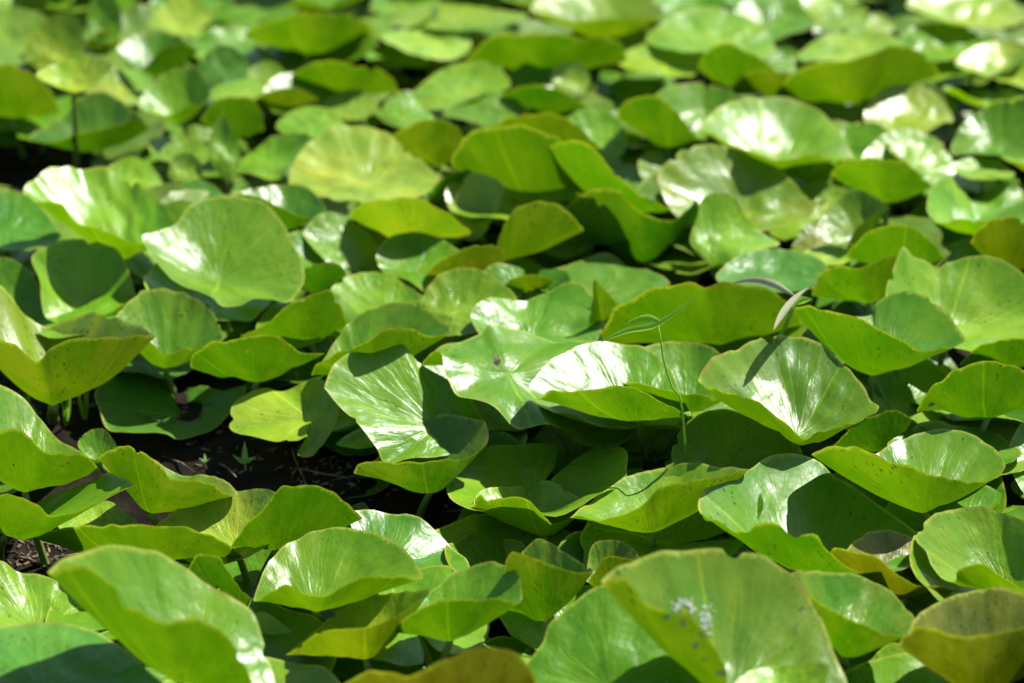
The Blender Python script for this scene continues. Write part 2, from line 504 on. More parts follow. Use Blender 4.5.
A('green leaf scarred with brown streaks and spots, folded to a point at right', 'G',
  '789,574 805,571 825,571 850,572 872,579 895,596 919,628', '797,582 808,595 822,605 845,617 870,628 890,636 906,635', (844, 669), z=.12, wear=.5, stalk=(838, 700))
A('small shiny leaf with a rolled orange-tinted front edge, right side', 'K',
  '831,556 846,550 857,539 872,531 890,530 912,540 921,560 930,582 958,591', '833,549 841,548 855,553 875,555 890,567 905,578 921,585 940,586', (905, 607), z=.10, wear=.55)
A('yellow-green leaf with a sharp left point and notched front, at the right edge', 'L',
  '917,536 930,517 960,507 1000,512 1045,535', '926,553 935,570 946,580 955,581 958,571 980,565 1005,578 1038,592', (1008, 596), z=.10)
A('leaf with golden-brown turned-up underside and pale top, lower right corner', 'K',
  '900,645 918,616 935,604 970,592 1010,590 1050,605 1072,642', '905,634 920,627 937,629 955,636 985,635 1005,630 1026,627 1055,634', (985, 722), z=.11, wear=.9)
A('bright leaf with a glossy ridge tucked under the golden-brown leaf', 'L',
  '866,676 880,650 900,643 925,653 945,668 966,694', '890,718 930,720', (905, 690), z=.07)
U('brown spotted leaf hunched at the bottom edge, lower centre', 'R',
  '334,692 365,673 385,671 410,676 440,664 470,650 492,646 512,652 527,666 540,694', (450, 744), z=.12)
A('pale glossy leaf slipped behind the right end of the large wavy leaf', 'P',
  '232,640 258,612 278,620 292,632 300,646', '292,668 262,694', (262, 660), z=.06)
U('dark green leaf edge rising behind the back rim of the large wavy leaf', 'D',
  '184,588 192,562 199,553 215,556 227,568 240,587 258,605', (232, 630), z=.07)
A('green leaf sliver lying between the long narrow leaf and the large wavy leaf', 'G',
  '138,566 165,552 185,556 200,570 209,590', '160,590 190,598', (172, 585), z=.06)
# ------------------------------------------------------------------ middle
A('dark blue-green bowl with a yellow black-speckled front fold, at the mud gap', 'B',
  '356,474 380,456 395,442 415,425 442,415 470,417 485,423 488,442', '357,466 366,462 388,463 412,463 440,459 460,460 478,452', (430, 502), z=.07, wear=.5)
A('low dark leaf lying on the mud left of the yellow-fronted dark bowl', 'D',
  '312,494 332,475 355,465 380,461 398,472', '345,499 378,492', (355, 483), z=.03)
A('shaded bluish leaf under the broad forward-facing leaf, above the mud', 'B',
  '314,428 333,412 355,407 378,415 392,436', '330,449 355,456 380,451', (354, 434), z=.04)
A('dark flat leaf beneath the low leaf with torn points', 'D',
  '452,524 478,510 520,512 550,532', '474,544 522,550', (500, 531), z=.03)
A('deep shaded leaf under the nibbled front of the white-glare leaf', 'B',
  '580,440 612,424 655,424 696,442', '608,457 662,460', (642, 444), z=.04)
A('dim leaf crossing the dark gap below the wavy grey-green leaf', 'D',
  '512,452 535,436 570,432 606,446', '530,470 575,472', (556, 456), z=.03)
A('dead brown leaf scrap curled behind the upright mid-green leaf', 'R',
  '344,516 354,505 364,503 371,513 375,528', '352,524 364,531', (360, 524), z=.03, k=.5)
A('flat rusty leaf remnant lying on the mud under the notched blue-green leaf', 'R',
  '186,440 205,431 226,430 243,437', '205,446 228,444', (214, 440), z=.02)
A('broad bright green leaf facing forward with a yellow midrib, left of centre', 'G',
  '325,386 335,362 356,350 380,343 402,343 418,361 445,378 470,398 482,426', '327,392 341,408 362,428 376,447 386,463 412,458 450,455', (437, 428), z=.10, k=.55, p=1.0, phi0=4.55, rip=.7)
A('wavy grey-green glossy leaf with a small brown scar, in the centre', 'G',
  '421,366 438,347 466,340 480,334 491,325 520,330 553,341 590,342 625,365 646,412', '424,360 434,352 443,354 447,376 456,395 476,400 497,409 512,424 522,428 542,423 560,428 577,441 597,448 624,444',
  (508, 374), z=.13, k=.7, p=.85, phi0=1.7, key='centre', stalk=(602,494), stalk_r=.0045)
A('leaf with white glare on top and a nibbled translucent front fold, centre', 'G',
  '530,388 536,376 552,361 572,350 592,343 616,341 645,346 668,365 682,395 692,419', '533,398 541,398 551,391 575,392 600,388 625,386 648,393 668,406', (640, 426), z=.13, key='glare', stalk=(655,474), stalk_r=.004)
A('glossy leaf overlapped by the wrinkled one, with the thin grass stalk before it', 'G',
  '612,374 630,355 650,345 675,341 700,343 722,355 737,388', '620,381 640,383 662,389 685,394 702,394 717,400', (690, 420), z=.12, off=.03, stalk=(640,486))
A('wide shiny leaf with wrinkled silver glare and the shadow of a dry blade', 'G',
  '698,377 715,358 740,345 765,337 795,334 815,340 830,352 850,372 868,392 879,409', '703,382 721,391 745,397 765,406 785,422 803,439 825,431 852,424', (797, 446), z=.13, key='wide', rip=1.7)
A('large cup-shaped leaf with glowing veined front, right of the wide shiny leaf', 'G',
  '793,312 820,316 850,318 872,316 876,304 890,294 906,292 926,297 946,311 960,330 965,343', '797,308 815,308 840,314 865,319 885,329 905,341 922,349 942,348', (872, 392), z=.12, key='cup')
A('broad leaf with a pointed left tip and pale midrib, upper right of centre', 'L',
  '886,296 894,265 903,247 914,257 926,262 938,269 950,262 965,256 985,254 1005,262 1026,276 1055,305', '905,325 965,350 1020,352', (946, 332), z=.12, k=.6, phi0=4.4)
U('two-peaked dark leaf backside against the pointed broad leaf', 'G',
  '812,296 820,273 838,267 857,268 878,261 896,258 893,292', (868, 316), z=.11, wear=.4)
U('very wide dark translucent leaf wall standing behind the green grass blade', 'G',
  '592,346 597,338 605,325 620,305 650,290 680,281 695,282 705,287 720,282 745,285 765,287 786,300 802,322', (722, 362), z=.09)
U('smooth matt green leaf back with a small fly resting on it', 'G',
  '917,411 928,391 945,376 965,366 990,361 1015,364 1040,378 1052,404', (988, 432), z=.12, key='flyleaf')
U('low dark leaf edge behind the leaf with the fly, at the right edge', 'G',
  '960,366 975,348 995,340 1024,340 1062,354', (1010, 377), z=.10)
A('small pale leaf scrap lit between the cup leaf and the fly leaf', 'P',
  '878,396 895,383 920,372 945,365 954,384', '893,413 925,417', (914, 398), z=.07)
A('broad funnel leaf with a split brown seam down its front, right side', 'G',
  '812,456 840,458 870,456 884,449 905,438 930,429 960,430 985,440 1000,455 1005,471 990,482', '820,450 835,445 862,448 888,461 908,464 932,475 958,481', (925, 530), z=.11, wear=.2)
A('pale outer leaf ringing the back of the broad funnel leaf', 'P',
  '866,456 880,432 905,417 940,409 980,409 1015,418 1048,442', '900,474 960,482 1025,470', (955, 452), z=.09)
A('dark green leaf rim nested between the funnel leaf and its pale ring', 'D',
  '888,448 900,434 922,426 965,426 1000,436 1022,454', '920,466 985,468', (958, 456), z=.095, off=-.015)
U('dark shaded leaf back left of the pale ringed leaf', 'D',
  '832,449 850,430 872,415 900,411 917,424', (880, 462), z=.09)
A('big deep green bowl in shade with a bright turned-up left lip', 'G',
  '697,510 700,498 712,484 735,477 752,466 766,456 790,452 815,458 840,478 870,500 905,522 940,547', '704,516 721,520 738,529 755,523 776,523 800,531 818,536 829,552 860,572 905,570', (815, 582), z=.10)
A('pale yellow-topped leaf with a dark veined front, left of the deep green bowl', 'Y',
  '570,518 600,495 632,477 660,467 690,464 720,465 749,468', '580,517 594,519 612,517 640,507 658,490 685,481 715,477 738,472', (655, 542), z=.10, wear=.1)
A('low leaf with three raised torn points, above the lower centre gap', 'L',
  '473,506 478,492 492,487 505,486 522,489 529,494 541,481 558,485 575,495 586,508', '476,498 481,495 486,500 508,496 525,498 536,509 547,520 554,524 571,517', (545, 547), z=.06)
A('bright triangular patch of a leaf half covered by dark shadow, centre right', 'L',
  '672,458 678,435 690,420 702,412 730,410 765,420 795,440 802,464', '690,484 755,486', (725, 468), z=.09, k=.5)
A('dark blue leaf hanging steeply in the shade below the wavy centre leaf', 'B',
  '440,494 455,455 490,432 515,438 524,462', '452,509 470,518 497,497', (482, 476), z=.04, k=.4)
A('light yellow-green leaf drooping over the mud with a folded right lobe', 'Y',
  '230,420 233,405 247,394 266,388 283,391 302,383 320,379 334,392 338,412', '232,431 255,437 275,441 296,441 308,436 303,446 297,454 305,458 316,453 331,432', (312, 420), z=.09, p=.85, wear=.1, stalk=(300, 472), rip=.5)
A('flat blue-green leaf with a deep notch, lying low over the dark mud', 'B',
  '95,392 112,379 130,373 148,371 164,378 175,394 181,411 179,398 188,387 205,386 222,391 246,387', '100,412 108,430 135,432 165,434 178,440 195,436 212,430 230,414', (184, 417), z=.045, p=1.0, wear=.1, rip=.5)
A('narrow upright olive leaf curl beside the drooping yellow-green leaf', 'O',
  '242,393 251,376 264,365 277,360', '275,373 265,388 254,396', (261, 392), z=.06, wear=.2)
U('wide dark green leaf back with a wavy top, left centre', 'G',
  '190,366 192,358 200,350 212,343 225,341 240,336 257,334 275,336 290,345 303,352 324,354', (256, 395), z=.09)
U('dark leaf with a jagged yellow sun patch, behind the wavy dark leaf back', 'G',
  '240,338 256,330 270,322 290,305 310,295 330,290 341,305 346,328', (310, 350), z=.10)
A('long ribbed leaf with shadowed lower band, behind the broad forward-facing leaf', 'G',
  '312,376 326,354 338,337 348,322 362,312 386,304 412,304 436,316 452,333', '316,364 331,356 350,349 372,338 388,328 410,328 430,335', (362, 386), z=.11)
A('flat light leaf left of the notched glare leaf, centre left', 'L',
  '325,302 337,283 358,274 386,272 405,284 427,300', '345,322 385,333 422,325', (390, 312), z=.10)
A('smooth rounded leaf with a soft glare, above the wavy centre leaf', 'L',
  '415,322 422,300 430,284 445,271 465,267 485,272 505,285 517,300', '430,334 462,335 500,322', (456, 312), z=.115)
A('glossy leaf with strong white glare and a small front notch, upper middle', 'G',
  '376,256 388,238 410,233 435,236 455,247 470,262', '386,274 410,281 425,292 440,280', (418, 270), z=.11)
U('small olive leaf flap with an orange right tip, upper middle', 'O',
  '426,274 445,258 465,248 485,245 501,249 505,262', (462, 288), z=.11, wear=.4)
A('two-tone folded leaf, pale left half and dark right half, behind the centre leaf', 'G',
  '471,318 478,303 495,297 522,302 533,298 548,292 560,284 574,281 588,288 598,310 601,342', '490,344 540,352 580,352', (531, 338), z=.11, phi0=4.6)
A('blue-green humped leaf above the centre, with a flat right wing', 'B',
  '533,284 548,272 570,265 590,258 605,254 616,258 630,268 650,272 670,284', '560,297 600,307 640,300', (612, 290), z=.11)
U('narrow pointed yellow-green leaf tip standing before the blue-green hump', 'Y',
  '588,328 592,300 594,279 606,291 620,306', (602, 332), z=.12, wear=.1)
U('thin olive leaf rim arching left of the blue-green hump', 'O',
  '503,288 512,279 528,275 548,278 564,286', (535, 302), z=.10, wear=.1)
A('smooth blue-green leaf with a bright back edge above the dry grass blade', 'B',
  '716,278 730,262 750,251 775,248 800,252 820,260 834,275', '735,290 780,292 822,286', (780, 282), z=.12)
A('bright wide green leaf flaring down to a point, upper right of centre', 'L',
  '690,240 698,215 703,198 718,192 735,198 746,214 760,231 780,244', '700,254 716,269 735,259 760,250', (716, 240), z=.13, k=.5, rip=.6)
U('dark green leaf back with yellow dots, beside the flaring bright leaf', 'D',
  '563,216 573,200 600,190 620,188 627,202 642,214 665,221 685,211 700,198 716,208', (648, 282), z=.10, off=.05, wear=.3)
A('arched olive leaf with a deep shaded hollow, upper right of centre', 'O',
  '658,180 672,158 690,147 715,144 745,150 775,165 800,190 814,210', '690,230 745,234 795,222', (748, 214), z=.12, k=.6, wear=.35)
U('big bulging leaf back with a pale lit centre, upper middle', 'G',
  '452,164 457,149 470,133 490,126 520,126 545,132 568,148 590,170 607,198', (536, 222), z=.10)
U('thin leaf rim arching over the big bulging leaf back', 'O',
  '485,138 495,124 512,116 537,111 562,116 586,133 604,154', (556, 168), z=.11, wear=.1)
U('curling leaf with a light upper rim sweeping down right of the bulging one', 'G',
  '548,148 558,142 576,140 596,150 613,168 631,188 650,199 672,208 694,207', (622, 228), z=.12)
U('olive leaf flap with a brown top edge below the bulging leaf back', 'O',
  '494,262 503,228 514,211 530,204 560,205 584,232', (506, 276), z=.11, wear=.6)
A('grey faded leaf scrap curled upright, upper middle', 'P',
  '448,222 458,192 470,174 488,175 504,187', '462,238 480,238 496,212', (475, 222), z=.11, wear=.3)
U('small dark rolled leaf rim left of the grey faded scrap', 'D',
  '426,206 430,192 440,180 455,172 472,171', (456, 208), z=.11)
U('pale leaf back marked with dark vein stripes, upper middle', 'P',
  '349,217 355,209 370,202 400,197 430,203 455,219 472,234', (408, 254), z=.11, wear=.35)
A('large pale yellow leaf with three white glare patches, upper left of centre', 'P',
  '289,180 300,150 320,133 350,127 380,130 400,142 412,156 425,164 439,178', '305,196 325,196 345,202 370,205 400,200 425,194', (368, 184), z=.13, rip=1.3)
A('pale flaring leaf left of the large yellow leaf with three glare patches', 'L',
  '233,166 255,150 275,136 300,133 311,140', '250,174 275,180 292,165', (272, 162), z=.12)
A('slim upright light green leaf blade in the upper left', 'L',
  '207,150 214,126 224,115 232,132 240,158', '212,163 222,177 233,180', (225, 154), z=.14, k=.5)
A('large bowl leaf with a pale hub and lobed front edge, left of centre', 'G',
  '142,236 160,231 176,224 190,206 215,197 240,196 264,203 281,220 291,240 300,258 305,278', '148,250 158,264 175,282 195,290 212,297 221,306 240,305 253,299 268,299 287,303 299,291', (219, 281), z=.13, k=.65, p=1.2, phi0=1.5, rip=.6)
A('broad pale leaf with rippled white glare and drooping front, upper left', 'L',
  '23,192 35,177 48,168 75,167 100,168 125,178 150,190 165,205 177,228', '31,198 46,203 62,206 72,219 90,225 110,232 126,240 146,244 165,239', (124, 264), z=.13, rip=1.4, wear=.2)
A('dark green tilted leaf with one sunlit crease at the left edge', 'D',
  '-45,220 -10,193 20,192 42,207 62,240', '0,249 40,247', (8, 234), z=.12)
A('leaf with a round shadow and white streak beneath the broad rippled leaf', 'L',
  '32,258 46,247 62,240 90,240 115,247 130,275 136,304', '40,282 47,318 90,326 125,316', (85, 314), z=.10, k=.55, rip=.6)
A('shiny rounded leaf at the left edge behind the big olive bowl', 'G',
  '-35,280 -10,260 8,258 25,267 38,284 50,318', '0,334 35,330', (8, 310), z=.10)
A('big olive-brown bowl leaf with wavy rim on one thick stalk, left', 'O',
  '-45,322 -30,300 -5,284 10,296 24,314 42,323 60,322 85,314 110,315 132,324 155,338', '-22,338 0,338 14,345 28,358 38,363 50,350 72,340 100,339 124,338 140,335', (53, 405), z=.09, wear=.7, stalk=(57, 424), stalk_r=.007, chin=1.0)
A('smooth light leaf with brownish front belly, right of the olive bowl', 'L',
  '112,322 135,297 146,290 175,289 195,297 212,312 220,326 222,341', '130,336 150,343 165,354 182,350 198,349 209,345', (164, 374), z=.09, wear=.35)
A('dark leaf with a curled tip lying right of the pale-hub bowl leaf', 'D',
  '234,193 255,188 280,185 303,186 318,196 327,212', '255,195 275,204 297,215 314,218', (288, 237), z=.12)
A('curved bright leaf with a shaded hollow, right of the pale-hub bowl', 'G',
  '284,242 292,232 310,228 330,235 345,250 357,270', '300,270 330,277 350,275', (316, 262), z=.11)
A('light leaf with a white glint, under the pale leaf with vein stripes', 'L',
  '304,234 318,216 335,212 352,222 368,235 378,250 382,274', '320,255 345,278 370,280', (346, 250), z=.115)
U('shaded leaf back wedged under the curved bright leaf', 'D',
  '296,276 305,268 320,264 338,263 347,276', (312, 302), z=.10)
# ------------------------------------------------------------------ far rows, out of focus
A('pale leaf with a broad white glare in the upper left corner', 'P',
  '-45,42 -10,12 20,8 45,18 62,38', '0,63 42,58', (10, 48), z=.14)
A('yellow-green rounded leaf beside the glaring corner leaf', 'Y',
  '24,52 40,25 60,13 78,20 85,48', '40,70 70,72', (58, 58), z=.14)
A('small leaf held high on a long bare stalk, upper left', 'Y',
  '36,74 60,62 90,58 112,66', '55,86 85,90', (73, 90), z=.17, stalk=(74, 205), off=-.20)
U('dark olive leaf back below the glaring upper left corner leaf', 'G',
  '-35,86 0,65 25,70 50,90 60,112', (10, 132), z=.10, wear=.5)
A('dark hollow leaf with a yellow lip, behind the tall bare stalk', 'D',
  '28,138 60,118 80,97 105,92 128,106 150,128', '55,140 80,133 100,130 120,124 138,120', (100, 160), z=.10)
A('pale leaf between the high stalked leaf and the dark hollow one', 'P',
  '84,88 100,70 120,70 135,88 144,102', '100,97 125,104', (115, 90), z=.13)
A('pale yellow-green leaf with a drooping right side, upper left', 'L',
  '139,104 155,80 180,68 200,72 210,96', '152,113 167,115 187,107', (182, 127), z=.13)
A('dark glossy leaf with two white glints, upper left', 'D',
  '116,52 130,38 155,32 175,35 199,50', '130,62 142,70 160,50 182,43', (156, 84), z=.13)
A('pale leaf touching the top edge, left part of the photo', 'P',
  '148,24 165,2 185,-6 205,5 212,18', '165,30 190,35', (180, 26), z=.14)
A('narrow pale leaf standing at the top edge near the left corner', 'L',
  '87,28 92,0 105,-10 118,3 122,28', '95,40 110,42', (105, 34), z=.14)
U('small dark olive leaf below the narrow pale one at the top', 'O',
  '85,44 100,30 115,34 121,47', (102, 57), z=.11, wear=.3)
A('flat leaf with a long white glint, left of centre near the top', 'L',
  '203,97 220,85 240,80 262,85 283,92', '225,99 255,99', (242, 95), z=.13)
U('dark leaf back below the long white glint', 'D',
  '201,122 215,101 240,97 258,105 264,130', (235, 154), z=.11)
A('bluish leaf tilted left behind the long white glint', 'B',
  '193,78 205,55 220,45 238,50 250,68', '210,86 235,86', (222, 72), z=.13)
U('broad olive green leaf wall near the top, left of centre', 'G',
  '242,36 275,18 310,12 345,15 372,26', (308, 68), z=.11, wear=.4)
U('long dark leaf back stretched level, upper middle left', 'G',
  '280,82 310,65 340,62 370,66 390,75 398,92', (345, 104), z=.11)
A('small bright yellow leaf left of the long dark level one', 'Y',
  '242,78 258,64 275,62 287,78', '255,88 275,88', (265, 80), z=.12)
A('light leaf with white glare on its left half, above the large pale yellow leaf', 'L',
  '276,127 290,112 310,106 330,110 346,128', '295,135 325,138', (312, 126), z=.13)
U('brownish olive leaf back above the light half-glaring leaf', 'O',
  '243,104 270,90 300,88 322,104', (282, 120), z=.11, wear=.5)
A('pale leaf with an orange stain, upper middle', 'P',
  '320,110 335,94 358,90 378,104', '345,120 365,118', (350, 108), z=.12, wear=.6)
A('light pointed leaf with one white spot of glare, upper middle', 'L',
  '380,117 388,100 405,93 420,105 434,119', '395,126 415,128', (408, 114), z=.13)
A('flat pale leaf with a grey-blue near edge, upper middle', 'P',
  '381,36 405,28 435,25 465,30 470,48', '400,49 425,58 452,60', (432, 44), z=.13)
A('pale leaf with a round glint behind the flat grey-blue edged leaf', 'L',
  '391,22 410,8 440,3 475,5 500,10 528,17', '420,28 480,30', (455, 20), z=.13)
A('light leaf with a square white glare, upper middle', 'L',
  '411,98 430,78 452,65 480,62 500,68 510,86', '425,110 455,106 492,92', (460, 92), z=.13)
A('smooth green leaf overlapping the square-glare leaf from the right', 'G',
  '443,114 465,97 490,91 510,95 528,112', '465,120 485,126 508,123', (490, 114), z=.13)
U('very long dark leaf wall, top middle', 'G',
  '466,66 472,52 490,40 520,32 545,33 575,37 600,35 618,45 628,64', (545, 84), z=.11)
A('bluish rounded leaf under the very long dark wall', 'B',
  '505,84 520,66 540,62 560,74 565,90', '520,96 548,98', (535, 84), z=.12)
A('squarish pale leaf standing out under the long dark wall', 'P',
  '551,80 558,66 580,63 590,80', '560,95 580,97', (570, 84), z=.13)
U('dark green leaf back in front of the bluish rounded leaf', 'D',
  '498,100 520,87 545,88 570,95 590,110', (545, 124), z=.11)
A('bright broad leaf at the top edge right of centre with shaded front', 'Y',
  '530,8 560,-10 600,-13 640,-5 667,14', '550,15 580,20 620,18 650,18', (605, 44), z=.13)
U('dark olive blotched leaf back right of the large pale yellow leaf', 'O',
  '385,145 395,132 410,123 432,120 455,125 466,150', (438, 180), z=.11, wear=.6)
A('pale green leaf beside the small blue patch of water, upper middle', 'L',
  '553,134 575,113 600,110 618,120 628,142', '570,158 610,163', (600, 146), z=.12)
U('plain bright green leaf back right of the small blue water patch', 'G',
  '618,118 624,104 640,97 658,98 680,115 695,134 704,150', (668, 162), z=.12)
A('fanned leaf with fine ribs left of the large rounded glaring one', 'L',
  '652,104 665,88 690,83 715,85 738,95 751,112', '675,124 700,139 716,126 736,116', (700, 140), z=.12)
A('large rounded leaf with white glare on both sides, upper right', 'L',
  '700,128 715,108 735,99 775,97 805,102 830,120 845,140 854,160', '706,132 726,143 750,150 775,158 802,158 832,158', (780, 172), z=.13)
U('dark leaf belly beneath the large rounded double-glare leaf', 'G',
  '778,172 785,163 800,157 820,156 838,168', (810, 190), z=.11)
A('wide leaf with sweeping white glare, near the top right of centre', 'L',
  '646,40 670,18 700,8 735,12 760,25 775,50', '680,52 720,54 757,60', (715, 44), z=.14)
A('yellow-green flat leaf left of the wide sweeping-glare leaf', 'Y',
  '616,62 640,45 675,42 705,56', '650,74 692,76', (664, 64), z=.13)
U('dark green leaf back in front of the wide sweeping-glare leaf', 'G',
  '698,70 702,58 714,46 735,45 760,58 780,76', (732, 100), z=.12)
U('olive leaf rim looping behind the large rounded double-glare leaf', 'O',
  '729,92 745,74 775,71 800,80 815,97', (770, 104), z=.11, wear=.3)
A('small pale leaf right of the wide sweeping-glare leaf', 'L',
  '766,64 775,50 790,47 804,63', '775,70 795,72', (784, 64), z=.12)
A('yellow-green leaf with paired white glints, upper right', 'Y',
  '797,58 820,38 850,32 882,32 904,45', '830,62 872,60', (850, 56), z=.13)
U('broad dark olive leaf wall below the paired white glints', 'G',
  '775,95 787,78 812,64 850,60 890,48 922,53 940,76', (858, 118), z=.11, wear=.4)
A('small bright leaf with a white dot near the top right', 'Y',
  '816,22 835,7 855,4 869,20', '828,28 855,29', (844, 22), z=.13)
A('tiny yellow leaf left of the top right corner leaves', 'Y',
  '860,28 868,15 882,13 894,27', '870,34 885,34', (877, 27), z=.12)
A('big leaf across the top right corner with a glint and orange rim spot', 'Y',
  '906,4 940,-15 980,-16 1010,0 1024,20', '930,16 970,26 1004,28', (966, 22), z=.14, wear=.4)
A('leaf with one upright white streak below the top right corner leaf', 'L',
  '892,50 910,28 940,23 970,30 988,46', '918,60 962,58', (940, 50), z=.13)
A('large pale leaf at the right edge near the top', 'P',
  '955,64 980,45 1010,41 1045,52', '980,74 1010,83 1040,88', (1004, 72), z=.13)
A('round yellow leaf inside a darker leaf rim, upper right', 'Y',
  '864,112 880,92 900,84 925,88 945,104 953,120', '876,132 912,138 942,124', (910, 120), z=.12, wear=.4)
A('dark leaf rim framing the round yellow leaf, upper right', 'G',
  '857,112 875,88 905,77 938,86 957,108', '880,125 930,128', (908, 106), z=.11, off=.03)
A('rounded light leaf with a glossy left rim, right side', 'L',
  '862,160 880,137 905,128 930,135 946,150 956,172', '880,182 930,186', (915, 166), z=.125)
U('dark smooth leaf back in front of the rounded light leaf', 'G',
  '831,176 836,165 850,160 875,159 900,160 915,170 933,188', (888, 216), z=.12)
A('large leaf with white glare at the right edge, upper right', 'L',
  '951,154 960,128 985,108 1015,98 1048,106', '970,154 995,155 1032,157', (1000, 150), z=.135)
A('white glinting leaf lobe jutting below the large glaring right-edge leaf', 'L',
  '953,166 970,157 995,160 1015,174', '968,179 1000,179', (982, 172), z=.13)
A('wavy saddle-shaped leaf with a dark hollow, right side', 'L',
  '927,205 935,182 948,177 960,190 975,204 1000,210 1036,196', '935,222 960,219 985,222 1022,226', (975, 238), z=.12)
A('glossy scoop-shaped leaf with white glare, right of centre', 'L',
  '818,226 835,200 855,190 870,193 888,208', '825,241 846,244 856,228 871,216', (862, 246), z=.12)
U('olive yellow leaf back at the right edge, below the saddle-shaped leaf', 'O',
  '970,244 985,223 1005,217 1030,220 1064,246', (1010, 290), z=.12, wear=.4)
U('dark green leaf back behind the two-peaked dark leaf', 'G',
  '846,258 852,246 870,232 895,223 915,228 935,245 949,268', (900, 286), z=.11)
A('pale bluish leaf in the gap below the saddle-shaped leaf', 'B',
  '937,258 960,240 990,240 1008,257', '955,270 990,272', (972, 256), z=.11)
A('olive patchy leaf left of the glossy scoop-shaped leaf', 'O',
  '792,246 810,225 830,225 848,244', '805,256 832,257', (824, 244), z=.10, wear=.3)
A('bright lit leaf fragment below the large double-glare leaf', 'Y',
  '798,200 815,183 828,185 834,202', '808,208 825,209', (818, 200), z=.10)
A('pale strip of leaf with a glint, below the glossy scoop-shaped leaf', 'P',
  '797,258 815,247 840,247 855,256', '815,264 840,265', (826, 258), z=.115)
A('light round leaf behind the broad pale rippled leaf, upper left', 'L',
  '96,184 115,162 135,157 155,170 163,190', '110,195 145,198', (130, 184), z=.11)
A('small leaf with a white left tip, upper left', 'L',
  '161,151 175,140 195,137 212,153', '172,160 200,164', (187, 155), z=.12)
A('pale squarish leaf below the small white-tipped one', 'P',
  '169,177 172,158 190,153 203,168', '180,184 196,184', (186, 174), z=.115)
A('flat mint-green leaf behind the pale-hub bowl leaf', 'B',
  '167,200 185,182 205,181 222,194', '180,207 208,206', (195, 198), z=.115)
# ------------------------------------------------------------------ low leaves seen through the gaps of the canopy
def disc_rim(C, rad, tilt, taz, seed, cup=0.25, wave=0.1, n=64):
    ax = Vector((math.cos(taz), math.sin(taz), 0))
    rim = []
    for i in range(n):
        th = 2 * math.pi * i / n
        rr = rad * (1 + 0.07 * noise.noise(Vector((math.cos(th) * 1.3, math.sin(th) * 1.3, seed))))
        x, y = rr * math.cos(th), rr * math.sin(th)
        w = noise.noise(Vector((math.cos(th) * 1.5, math.sin(th) * 1.5, seed + 9)))
        z = rad * (cup + wave * 2.2 * w) + (x * ax.x + y * ax.y) * tilt
        rim.append(C + Vector((x, y, z)))
    return rim

def inside(p, poly):
    c = False
    for (x1, y1), (x2, y2) in zip(poly, poly[1:] + poly[:1]):
        if (y1 > p[1]) != (y2 > p[1]) and p[0] < (x2 - x1) * (p[1] - y1) / (y2 - y1) + x1: c = not c
    return c

def px_of(P):
    d = P - CAM
    w = d.dot(FWD)
    return (W / 2 + F * d.dot(RT) / w, H / 2 - F * d.dot(UP) / w)

GAPS = [pts('150,425 310,425 330,470 360,495 370,520 330,515 260,492 175,470'),
        pts('0,392 110,392 105,430 40,435 0,415'), pts('15,150 75,150 75,178 15,178'), pts('0,530 75,530 75,575 0,575')]
TREES = [v[0] for v in SURF_ALL]
def seen(P):
    d = P - CAM
    L = d.length
    d.normalize()
    return not any(t.ray_cast(CAM, d, L - 0.004)[0] is not None for t in TREES)

fr = random.Random(21)
nlow = 0
TONE = {'G': 'green', 'L': 'light green', 'Y': 'yellow-green', 'D': 'dark green', 'B': 'blue-green'}
USED = set()
CUT = ('behind', 'beside', 'under', 'beneath', 'below', 'between', 'above', 'in', 'at', 'with', 'and', 'left', 'right', 'near', 'standing', 'rising',
       'before', 'against', 'across', 'over', 'around', 'lying', 'hanging', 'tucked', 'slipped', 'nested', 'arching', 'facing', 'on', 'touching')
def short(lab):
    """a short way to refer to a leaf, cut where the phrase ends by itself; None when it would fit another leaf as well"""
    w = lab.split(',')[0].split()
    if len(w) > 9:
        k = [i for i in range(4, 10) if w[i] in CUT]
        if not k: return None
        w = w[:k[-1]]
    t = ' '.join(w)
    if len(w) < 4 or t.endswith((' of', ' the', ' from')) or sum(h[0].startswith(t) for h in HAND) > 1: return None
    return t
def low_label(q, cname, how):
    near = sorted([h for h in HAND if short(h[0])], key=lambda h: (h[1][0] - q[0]) ** 2 + 2.5 * (h[1][1] - q[1]) ** 2)
    for lab, c in near[:6]:
        dx, dy = q[0] - c[0], q[1] - c[1]
        rel = ('just right of' if dx > 0 else 'just left of') if abs(dx) > 2.2 * abs(dy) else ('below' if dy > 0 else 'behind')
        t = '%s %s leaf %s the %s' % (how, TONE[cname], rel, short(lab))
        if t not in USED and len(t.split()) <= 16: break
    USED.add(t)
    return t
LEVELS = [(2.05, 3.75, .06, .115, .06, .09, .13, 'LGLYGG', 'half hidden', 'half hidden leaves of the far rows'),
          (1.15, 2.05, .045, .085, .07, .10, .14, 'GLGLDG', 'half hidden', 'half hidden leaves of the near rows'),
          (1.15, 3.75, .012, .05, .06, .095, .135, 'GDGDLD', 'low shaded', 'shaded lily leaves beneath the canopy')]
CAND = []
